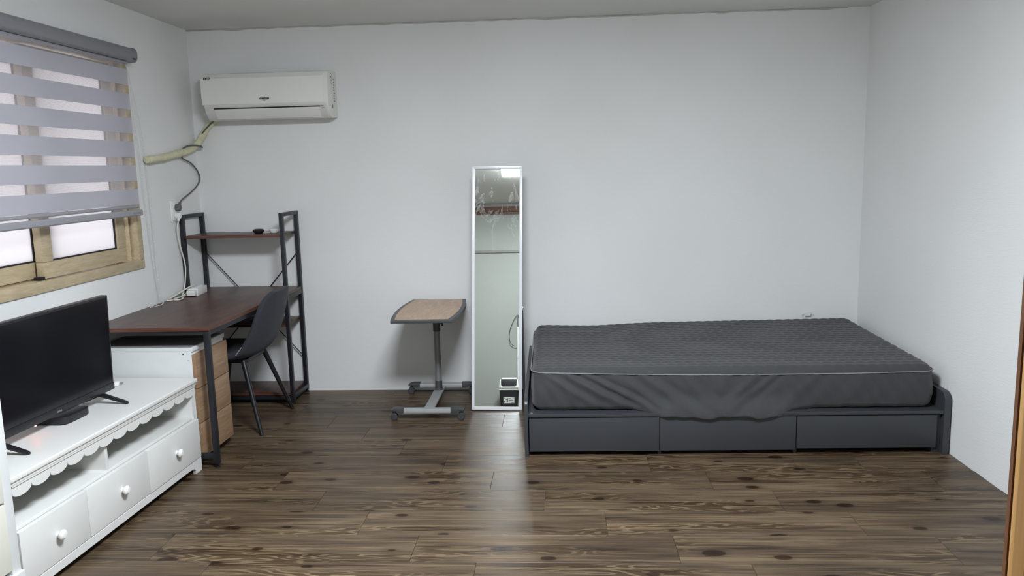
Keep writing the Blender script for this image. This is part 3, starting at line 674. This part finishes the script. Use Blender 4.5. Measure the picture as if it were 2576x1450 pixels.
# ------------------------------------------------------------------ white chest of drawers at the left edge
cs = thing('chest_of_drawers', 'tall white chest with cream drawer fronts at the left edge', 'chest', (-1.778, 2.342, 0), (0, 0, R(-2.0)))
CL, CZ = .80, 1.06
boxo('side_panel', 'white_laminate', cs, -.45, -.002, -.018, 0, .09, CZ, bev=.001); boxo('side_panel', 'white_laminate', cs, -.45, -.002, -CL, -CL+.018, .09, CZ, bev=.001)
boxo('stile', 'white_laminate', cs, -.02, 0, -.040, 0, .15, CZ-.001, bev=.0015); boxo('stile', 'white_laminate', cs, -.02, 0, -CL, -CL+.040, .15, CZ-.001, bev=.0015)
boxo('top_board', 'white_laminate', cs, -.46, .008, -CL-.004, .002, CZ, CZ+.022, bev=.004)
boxo('base', 'white_laminate', cs, -.45, .012, -CL-.002, .002, 0, .150, bev=.004)
boxo('back_panel', 'white_laminate', cs, -.455, -.45, -CL, 0, .09, CZ, bev=0)
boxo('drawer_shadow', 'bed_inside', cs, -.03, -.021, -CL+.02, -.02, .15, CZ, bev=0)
for z0, z1 in ((.170, .394), (.402, .614), (.622, .834), (.842, 1.054)):
    d = boxo('drawer_front', 'cream_front', cs, -.02, .006, -CL+.043, -.043, z0, z1, bev=.003)
    b = NB(); lathe(b, [(.010, 0), (.008, .010), (.0175, .020), (.0175, .026), (.004, .033)], (.006, -CL/2, (z0+z1)/2), 'X', 20); obj('knob', b, 'white_plastic', d, 40)

# ------------------------------------------------------------------ overbed table on castors
ot = thing('mobile_table', 'small wheeled side table with beech-look top and grey base', 'table', (-.755, 4.62, 0), (0, 0, 0))
# outline of the top: straight ends, bulging sides
def top_outline(hw, hl, bulge, rr, off=0):
    pts = []
    for k in range(13):
        t = -1+2*k/12; pts.append((hw+bulge*(1-t*t)-.0, t*hl))
    for k in range(13):
        t = 1-2*k/12; pts.append((-hw-bulge*(1-t*t), t*hl))
    return pts
TZ = .606; TYC = -.055
bm = NB(); prism(bm, [(x, y+TYC) for x, y in top_outline(.170, .345, .028, .02)], TZ-.020, TZ, 'Z', bev=.006); obj('top_rim', bm, 'grey_plastic', ot, 40)
bm = NB(); prism(bm, [(x, y+TYC) for x, y in top_outline(.148, .328, .026, .02)], TZ-.002, TZ+.0012, 'Z', bev=.0006); obj('top_panel', bm, 'beech_top', ot)
py = .135
bm = NB(); cyl(bm, (0, py, .075), (0, py, .45), .0195, n=24); obj('outer_post', bm, 'tube_grey', ot, 40)
bm = NB(); cyl(bm, (0, py, .45), (0, py, .590), .0170, n=24); obj('inner_post', bm, 'tube_grey', ot, 40)
bm = NB(); lathe(bm, [(.021, .432), (.0225, .435), (.0235, .494), (.022, .498)], (0, py, 0), n=24); o = obj('collar', bm, 'grey_plastic', ot, 40)
b = NB(); cyl(b, (.018, py+.006, .478), (.034, py+.010, .478), .005, n=10); cyl(b, (.030, py+.009, .478), (.040, py+.011, .478), .017, .015, n=10); obj('clamp_knob', b, 'black_plastic', o, 40)
boxo('top_bracket', 'grey_plastic', ot, -.035, .035, py-.09, py+.09, .574, .5865, bev=.004)
bm = NB(); lathe(bm, [(.030, .062), (.027, .066), (.0225, .070), (.0215, .118), (.0195, .120)], (0, py, 0), n=24); obj('lower_collar', bm, 'grey_plastic', ot, 40)
bm = NB(); bx(bm, -.030, .030, -.265, .24, .046, .062, bev=.007); obj('spine', bm, 'silver_paint', ot, 40)
for y, xa, xb in ((-.275, -.215, .205), (.258, -.213, .208)):
    bm = NB(); prism(bm, [(y-.019, .043), (y-.021, .052), (y-.017, .066), (y, .072), (y+.017, .066), (y+.021, .052), (y+.019, .043)], xa+.075, xb-.075, 'X'); obj('cross_tube', bm, 'silver_paint', ot, 30)
    for s, xe in ((-1, xa), (1, xb)):
        xi = xe-s*.076
        bm = NB(); prism(bm, [(xi, .041), (xi, .0745), (xe-s*.03, .0745), (xe-s*.010, .070), (xe, .060), (xe-s*.002, .053), (xe-s*.028, .053), (xe-s*.042, .044), (xe-s*.05, .041)], y-.0225, y+.0225, 'Y', bev=.007); obj('end_cap', bm, 'grey_plastic', ot, 40)
        bm = NB()
        cx = xe-s*.017
        for dy in (-.010, .010): lathe(bm, [(.018, -.0065), (.0205, -.004), (.0205, .004), (.018, .0065)], (cx, y+dy, .0205), 'Y', 18)
        bx(bm, cx-.012, cx+.012, y-.006, y+.006, .018, .046, bev=.003); cyl(bm, (cx, y, .044), (cx, y, .056), .006, n=10)
        obj('caster', bm, 'caster_grey', ot, 40)

# ------------------------------------------------------------------ standing mirror
mr = thing('standing_mirror', 'tall narrow white-framed mirror leaning on its rear stand', 'mirror', (-.377, 4.517, .002), (R(-8.5), R(1.0), 0))
MW, MH, FW = .298, 1.442, .0175
for poly in ([(-MW/2, 0), (MW/2, 0), (MW/2-FW, FW), (-MW/2+FW, FW)], [(-MW/2, MH), (-MW/2+FW, MH-FW), (MW/2-FW, MH-FW), (MW/2, MH)],
             [(-MW/2, 0), (-MW/2+FW, FW), (-MW/2+FW, MH-FW), (-MW/2, MH)], [(MW/2, 0), (MW/2, MH), (MW/2-FW, MH-FW), (MW/2-FW, FW)]):
    bm = NB(); prism(bm, poly, -.010, .014, 'Y', bev=.0016); obj('frame_side', bm, 'mirror_frame', mr, 30)
boxo('glass', 'mirror_glass', mr, -MW/2+FW-.003, MW/2-FW+.003, .000, .004, FW-.003, MH-FW+.003, bev=0)
boxo('back_board', 'mirror_back', mr, -MW/2+.003, MW/2-.003, .0045, .0165, .004, MH-.004, bev=0)
bm = NB()
HZ = .60
for s in (-1, 1): tube(bm, [(s*(MW/2-.002), .022, HZ), (s*(MW/2+.004), .10, HZ-.28), (s*(MW/2+.008), .165, .062)], .007, 8, 2)
cyl(bm, (-MW/2+.004, .165, .062), (MW/2-.004, .165, .062), .006, n=8); obj('rear_stand', bm, 'mirror_back', mr, 40)
for s in (1,):
    b = NB(); bx(b, s*(MW/2+.001)-.003, s*(MW/2+.001)+.003, .012, .032, HZ-.012, HZ+.012, bev=.001); cyl(b, (s*MW/2, .026, HZ+.004), (s*(MW/2+.009), .026, HZ+.004), .004, n=8); obj('hinge', b, 'screw_steel', mr, 40)

# ------------------------------------------------------------------ bed frame
bd = thing('bed_frame', 'dark grey storage bed frame with three drawers along the front', 'bed', (-.178, 3.749, 0), (0, 0, R(.64)))
BL, BD_ = 2.045, 1.195
pts = [(0, 0)] + [(.04-.04*math.cos(a), .258+.035*math.sin(a)) for a in [i*math.pi/16 for i in range(9)]] + [(BD_-.01, .293), (BD_-.01, 0)]
bm = NB(); prism(bm, pts, 0, .018, 'X', bev=.002); obj('headboard', bm, 'bed_board', bd, 40)
pts = [(0, 0)] + [(.045-.045*math.cos(a), .262+.045*math.sin(a)) for a in [i*math.pi/16 for i in range(9)]] + [(BD_-.01, .307), (BD_-.01, 0)]
bm = NB(); prism(bm, pts, BL-.032, BL, 'X', bev=.004); obj('footboard', bm, 'bed_board', bd, 40)
boxo('platform', 'bed_board', bd, .018, BL-.032, .004, BD_-.02, .199, .217, bev=.002)
boxo('rear_panel', 'bed_inside', bd, .018, BL-.032, .42, .436, 0, .198, bev=0)
for x in (.663, 1.322, BL-.062): boxo('support', 'bed_board', bd, x-.008, x+.008, .030, BD_-.03, 0, .198, bev=.001)
boxo('corner_upright', 'bed_board', bd, BL-.060, BL-.033, .028, .05, 0, .198, bev=.001)
for x0, x1, z0, dy in ((.022, .6595, .022, .010), (.6625, 1.3195, .023, .010), (1.3245, BL-.058, .029, .012)):
    boxo('drawer', 'bed_board', bd, x0, x1, dy, dy+.018, z0, .194, bev=.0015)
for x, z in ((.009, .268),):
    b = NB(); cyl(b, (x, .006, z), (x, .0015, z+.004), .004, n=10); obj('screw_cap', b, 'rail_grey', bd, 40)
boxo('screw_cap', 'rail_grey', bd, .030, .040, .020, .026, .2165, .2178, bev=0)

# ------------------------------------------------------------------ mattress with fitted quilted cover
mt_ = thing('mattress', 'mattress in a charcoal quilted fitted cover on the bed frame', 'mattress', (-.178, 3.749, 0), (0, 0, R(.64)))
MX0, MX1, MY0, MY1, RC = .040, 1.985, .045, 1.178, .06
def rrect(x, y):
    """clamp a point of the rectangle into the rounded rectangle; returns point and distance to border"""
    cx = min(max(x, MX0+RC), MX1-RC); cy = min(max(y, MY0+RC), MY1-RC)
    dx, dy = x-cx, y-cy; l = math.hypot(dx, dy)
    if l > 1e-9:
        mx = RC*l/max(abs(dx), abs(dy)); k = (RC/mx)*1.0 if dx and dy else 1.0
        # map the square corner onto the quarter circle
        dx, dy = dx*k, dy*k
        return cx+dx, cy+dy, RC-math.hypot(dx, dy)
    return x, y, min(x-MX0, MX1-x, y-MY0, MY1-y)
def lerp(a, b, t): return a+(b-a)*t
def zpipe(x): t = (x-MX0)/(MX1-MX0); return .418 - .022*math.sin(min(1, t/.55)*math.pi/2) + .006*max(0, t-.8)/.2
def ztop(x, y):
    t = (x-MX0)/(MX1-MX0); s = (y-MY0)/(MY1-MY0)
    return lerp(.434, .432, t) + s*(.004+.018*t) - .012*math.exp(-((t-.18)/.12)**2)*s
random.seed(11); jit = [random.uniform(-.35, .35) for _ in range(60)]
def quilt(x, y):
    cw, chh = .0545, .0475
    r_ = y/chh; i = int(math.floor(r_)); fy = r_-i
    fx = (x/cw + (.5 if i % 2 else 0)*.6 + .3*jit[i % 60]) % 1.0
    return .0075*(abs(math.sin(math.pi*fy))**.55)*(.25+.75*abs(math.sin(math.pi*fx))**.4)
bm = NB(); NX, NY = 300, 170; grid = []
for j in range(NY+1):
    row = []
    for i in range(NX+1):
        x, y, d = rrect(lerp(MX0, MX1, i/NX), lerp(MY0, MY1, j/NY))
        rr = .055; q = min(max(d/rr, 0), 1); zp = zpipe(x)
        if y > 1.0: zp = ztop(x, y)-.04
        e = math.sqrt(max(0, 1-(1-q)**2))
        z = zp + (ztop(x, y)-zp)*e + quilt(x, y)*min(1, d/.02) - .004
        row.append(bm.verts.new((x, y, z)))
    grid.append(row)
for a, b in zip(grid, grid[1:]):
    for i in range(NX): bm.faces.new((a[i], a[i+1], b[i+1], b[i]))
obj('quilted_top', bm, 'quilt_fabric', mt_, 180)
# perimeter loop
per = []
def arc(cx, cy, a0):
    for k in range(9): a = a0+k*math.pi/16; per.append((cx+RC*math.cos(a), cy+RC*math.sin(a), math.cos(a), math.sin(a)))
def seg(xa, ya, xb, yb, n, nx, ny):
    for k in range(1, n): per.append((lerp(xa, xb, k/n), lerp(ya, yb, k/n), nx, ny))
arc(MX0+RC, MY0+RC, math.pi); seg(MX0+RC, MY0, MX1-RC, MY0, 320, 0, -1); arc(MX1-RC, MY0+RC, -math.pi/2); seg(MX1, MY0+RC, MX1, MY1-RC, 120, 1, 0)
arc(MX1-RC, MY1-RC, 0); seg(MX1-RC, MY1, MX0+RC, MY1, 60, 0, 1); arc(MX0+RC, MY1-RC, math.pi/2); seg(MX0, MY1-RC, MX0, MY0+RC, 60, -1, 0)
def sm(a, b, x): t = min(max((x-a)/(b-a), 0), 1); return t*t*(3-2*t)
folds = [(.10, .80, .006, 1.0), (.20, .95, .009, 1.1), (.30, 1.0, .008, 1.0), (.46, .7, .004, 1.2), (.58, .75, .007, 1.3), (.78, .5, .004, 1.1), (.98, -.2, .004, 1.2), (1.13, -.55, .006, 1.1), (1.22, -.7, .006, .9), (1.42, -.5, .003, 1.2), (1.66, -.3, .002, 1.2)]
bm = NB(); loops = []; NZ = 26
for k in range(NZ+1):
    f = k/NZ; row = []
    for (x, y, nx, ny) in per:
        zp = zpipe(x) if y < 1.0 else ztop(x, y)-.04
        front = ny < -.6
        sag = (sm(.50, .72, x)*(1-sm(1.18, 1.42, x))) if front else 0
        zb = .2195 - sag*(.026+.006*math.sin(x*23)+.004*math.sin(x*51))
        z = lerp(zp, zb, f)
        bulge = .010*math.sin(math.pi*min(1, f*1.1))+.004
        if not front: bulge *= .4
        out = bulge - .030*max(0, (f-.86)/.14)**2*(1-sag)
        if front:
            for (fx, slope, amp, wdt) in folds:      # drawn folds running down the skirt
                xx = fx + slope*f*.36; u = (x-xx)/(.022*wdt*(1+f*.7))
                out += amp*1.5*(math.exp(-u*u) - .75*math.exp(-(u-1.9)**2))*math.sin(math.pi*min(1, .12+f*.88))**.8
            out += sag*(.050*sm(.45, 1, f)) + .0022*math.sin(x*47+f*6)*f + .0015*math.sin(x*90-f*11)
        row.append(bm.verts.new((x+nx*out, y+ny*out, z)))
    loops.append(row)
n = len(per)
for a, b in zip(loops, loops[1:]):
    for i in range(n): bm.faces.new((a[i], a[(i+1) % n], b[(i+1) % n], b[i]))
bm.faces.new(loops[-1]); obj('fitted_skirt', bm, 'skirt_fabric', mt_, 180)
bm = NB(); tube(bm, [(x+nx*.006, y+ny*.006, (zpipe(x) if y < 1.0 else ztop(x, y)-.04)+.000) for (x, y, nx, ny) in per[::2]], .0031, 6, 0, closed=True); obj('piping', bm, 'piping_grey', mt_, 60)
bm = NB(); tube(bm, [(1.70, 1.178, .462), (1.705, 1.176, .478), (1.76, 1.176, .481), (1.764, 1.178, .466)], .0016, 6, 3); bx(bm, 1.715, 1.752, 1.174, 1.178, .462, .478); obj('care_tag', bm, 'label_paper', mt_)

# ------------------------------------------------------------------ things on the doorway side, seen in the mirror
bn = thing('swing_bin', 'small dark waste bin with pale swing lid reflected in the mirror', 'bin', (-.533, .585, 0))
def frustum(bm, w0, d0, w1, d1, z0, z1, bev):
    vs = [bm.verts.new((sx*w_/2, sy*d_/2, z)) for w_, d_, z in ((w0, d0, z0), (w1, d1, z1)) for sx, sy in ((-1, -1), (1, -1), (1, 1), (-1, 1))]
    fs = [(3, 2, 1, 0), (4, 5, 6, 7)] + [(i, (i+1) % 4, 4+(i+1) % 4, 4+i) for i in range(4)]
    F = [bm.faces.new([vs[i] for i in f]) for f in fs]
    bmesh.ops.bevel(bm, geom=[e for e in {e for f in F for e in f.edges}], offset=bev, segments=3, affect='EDGES')
bm = NB(); frustum(bm, .176, .135, .208, .160, 0, .182, .010); obj('body', bm, 'bin_dark', bn, 40)
bm = NB(); frustum(bm, .224, .172, .218, .168, .178, .192, .006); frustum(bm, .214, .166, .196, .110, .190, .316, .018); obj('lid', bm, 'bin_lid', bn, 40)
bm = NB(); prism(bm, [(-.086, .300), (.086, .300), (.083, .236), (.068, .222), (-.068, .222), (-.083, .236)], -.003, .003, 'Y', bev=.002)
o = obj('swing_flap', bm, 'bin_dark', bn, 40); o.location = (0, .0695+.004, 0); o.rotation_euler = (R(0), 0, 0)
for v in o.data.vertices: v.co.y += (.300-v.co.z)*.222 - .014
lab = boxo('label', 'label_paper', bn, -.058, .058, .0752, .0772, .040, .108, bev=0)
for v in lab.data.vertices: v.co.y += (v.co.z-.108)*.069 - .0003
# printed pictogram (a mirror flips left and right): figure dropping litter, lines of print
def lp(name, x0, x1, z0, z1): 
    y = .0773+((z0+z1)/2-.108)*.069; boxo(name, 'print_black', lab, -x1, -x0, y-.0004, y+.0003, z0, z1, bev=0)
lp('figure', .012, .022, .066, .090); lp('figure', .014, .021, .091, .099); lp('figure', .010, .015, .050, .066); lp('figure', .019, .024, .050, .066); lp('figure', .022, .032, .078, .083)
lp('figure', .040, .050, .048, .072); lp('print_mark', .043, .050, .094, .101)
lp('print_line', -.022, .004, .088, .094); lp('print_line', -.046, .0, .072, .076); lp('print_line', -.046, -.004, .064, .067); lp('print_line', -.052, -.026, .045, .051); lp('print_line', -.052, -.038, .096, .101)
pl = thing('white_pole', 'white ringed pole standing against the wall in the mirror reflection', 'pole', (-.440, .4175, 0))
bm = NB(); cyl(bm, (0, 0, 0), (0, 0, .885), .0125, n=18); obj('tube', bm, 'white_plastic', pl, 40)
for z in (.870, .560, .540): 
    b = NB(); cyl(b, (0, 0, z-.006), (0, 0, z+.006), .0150, n=18); obj('ring', b, 'white_plastic', pl, 40)
bm = NB(); tube(bm, [(0, 0, .88), (-.002, .0, .97), (.0, .0, 1.02), (-.035, .004, .985), (-.085, .006, .87), (-.098, .006, .78), (-.085, .006, .71), (-.05, .004, .675), (-.012, .004, .67)], .0028, 8, 8); obj('cord', bm, 'black_rubber', pl, 60)
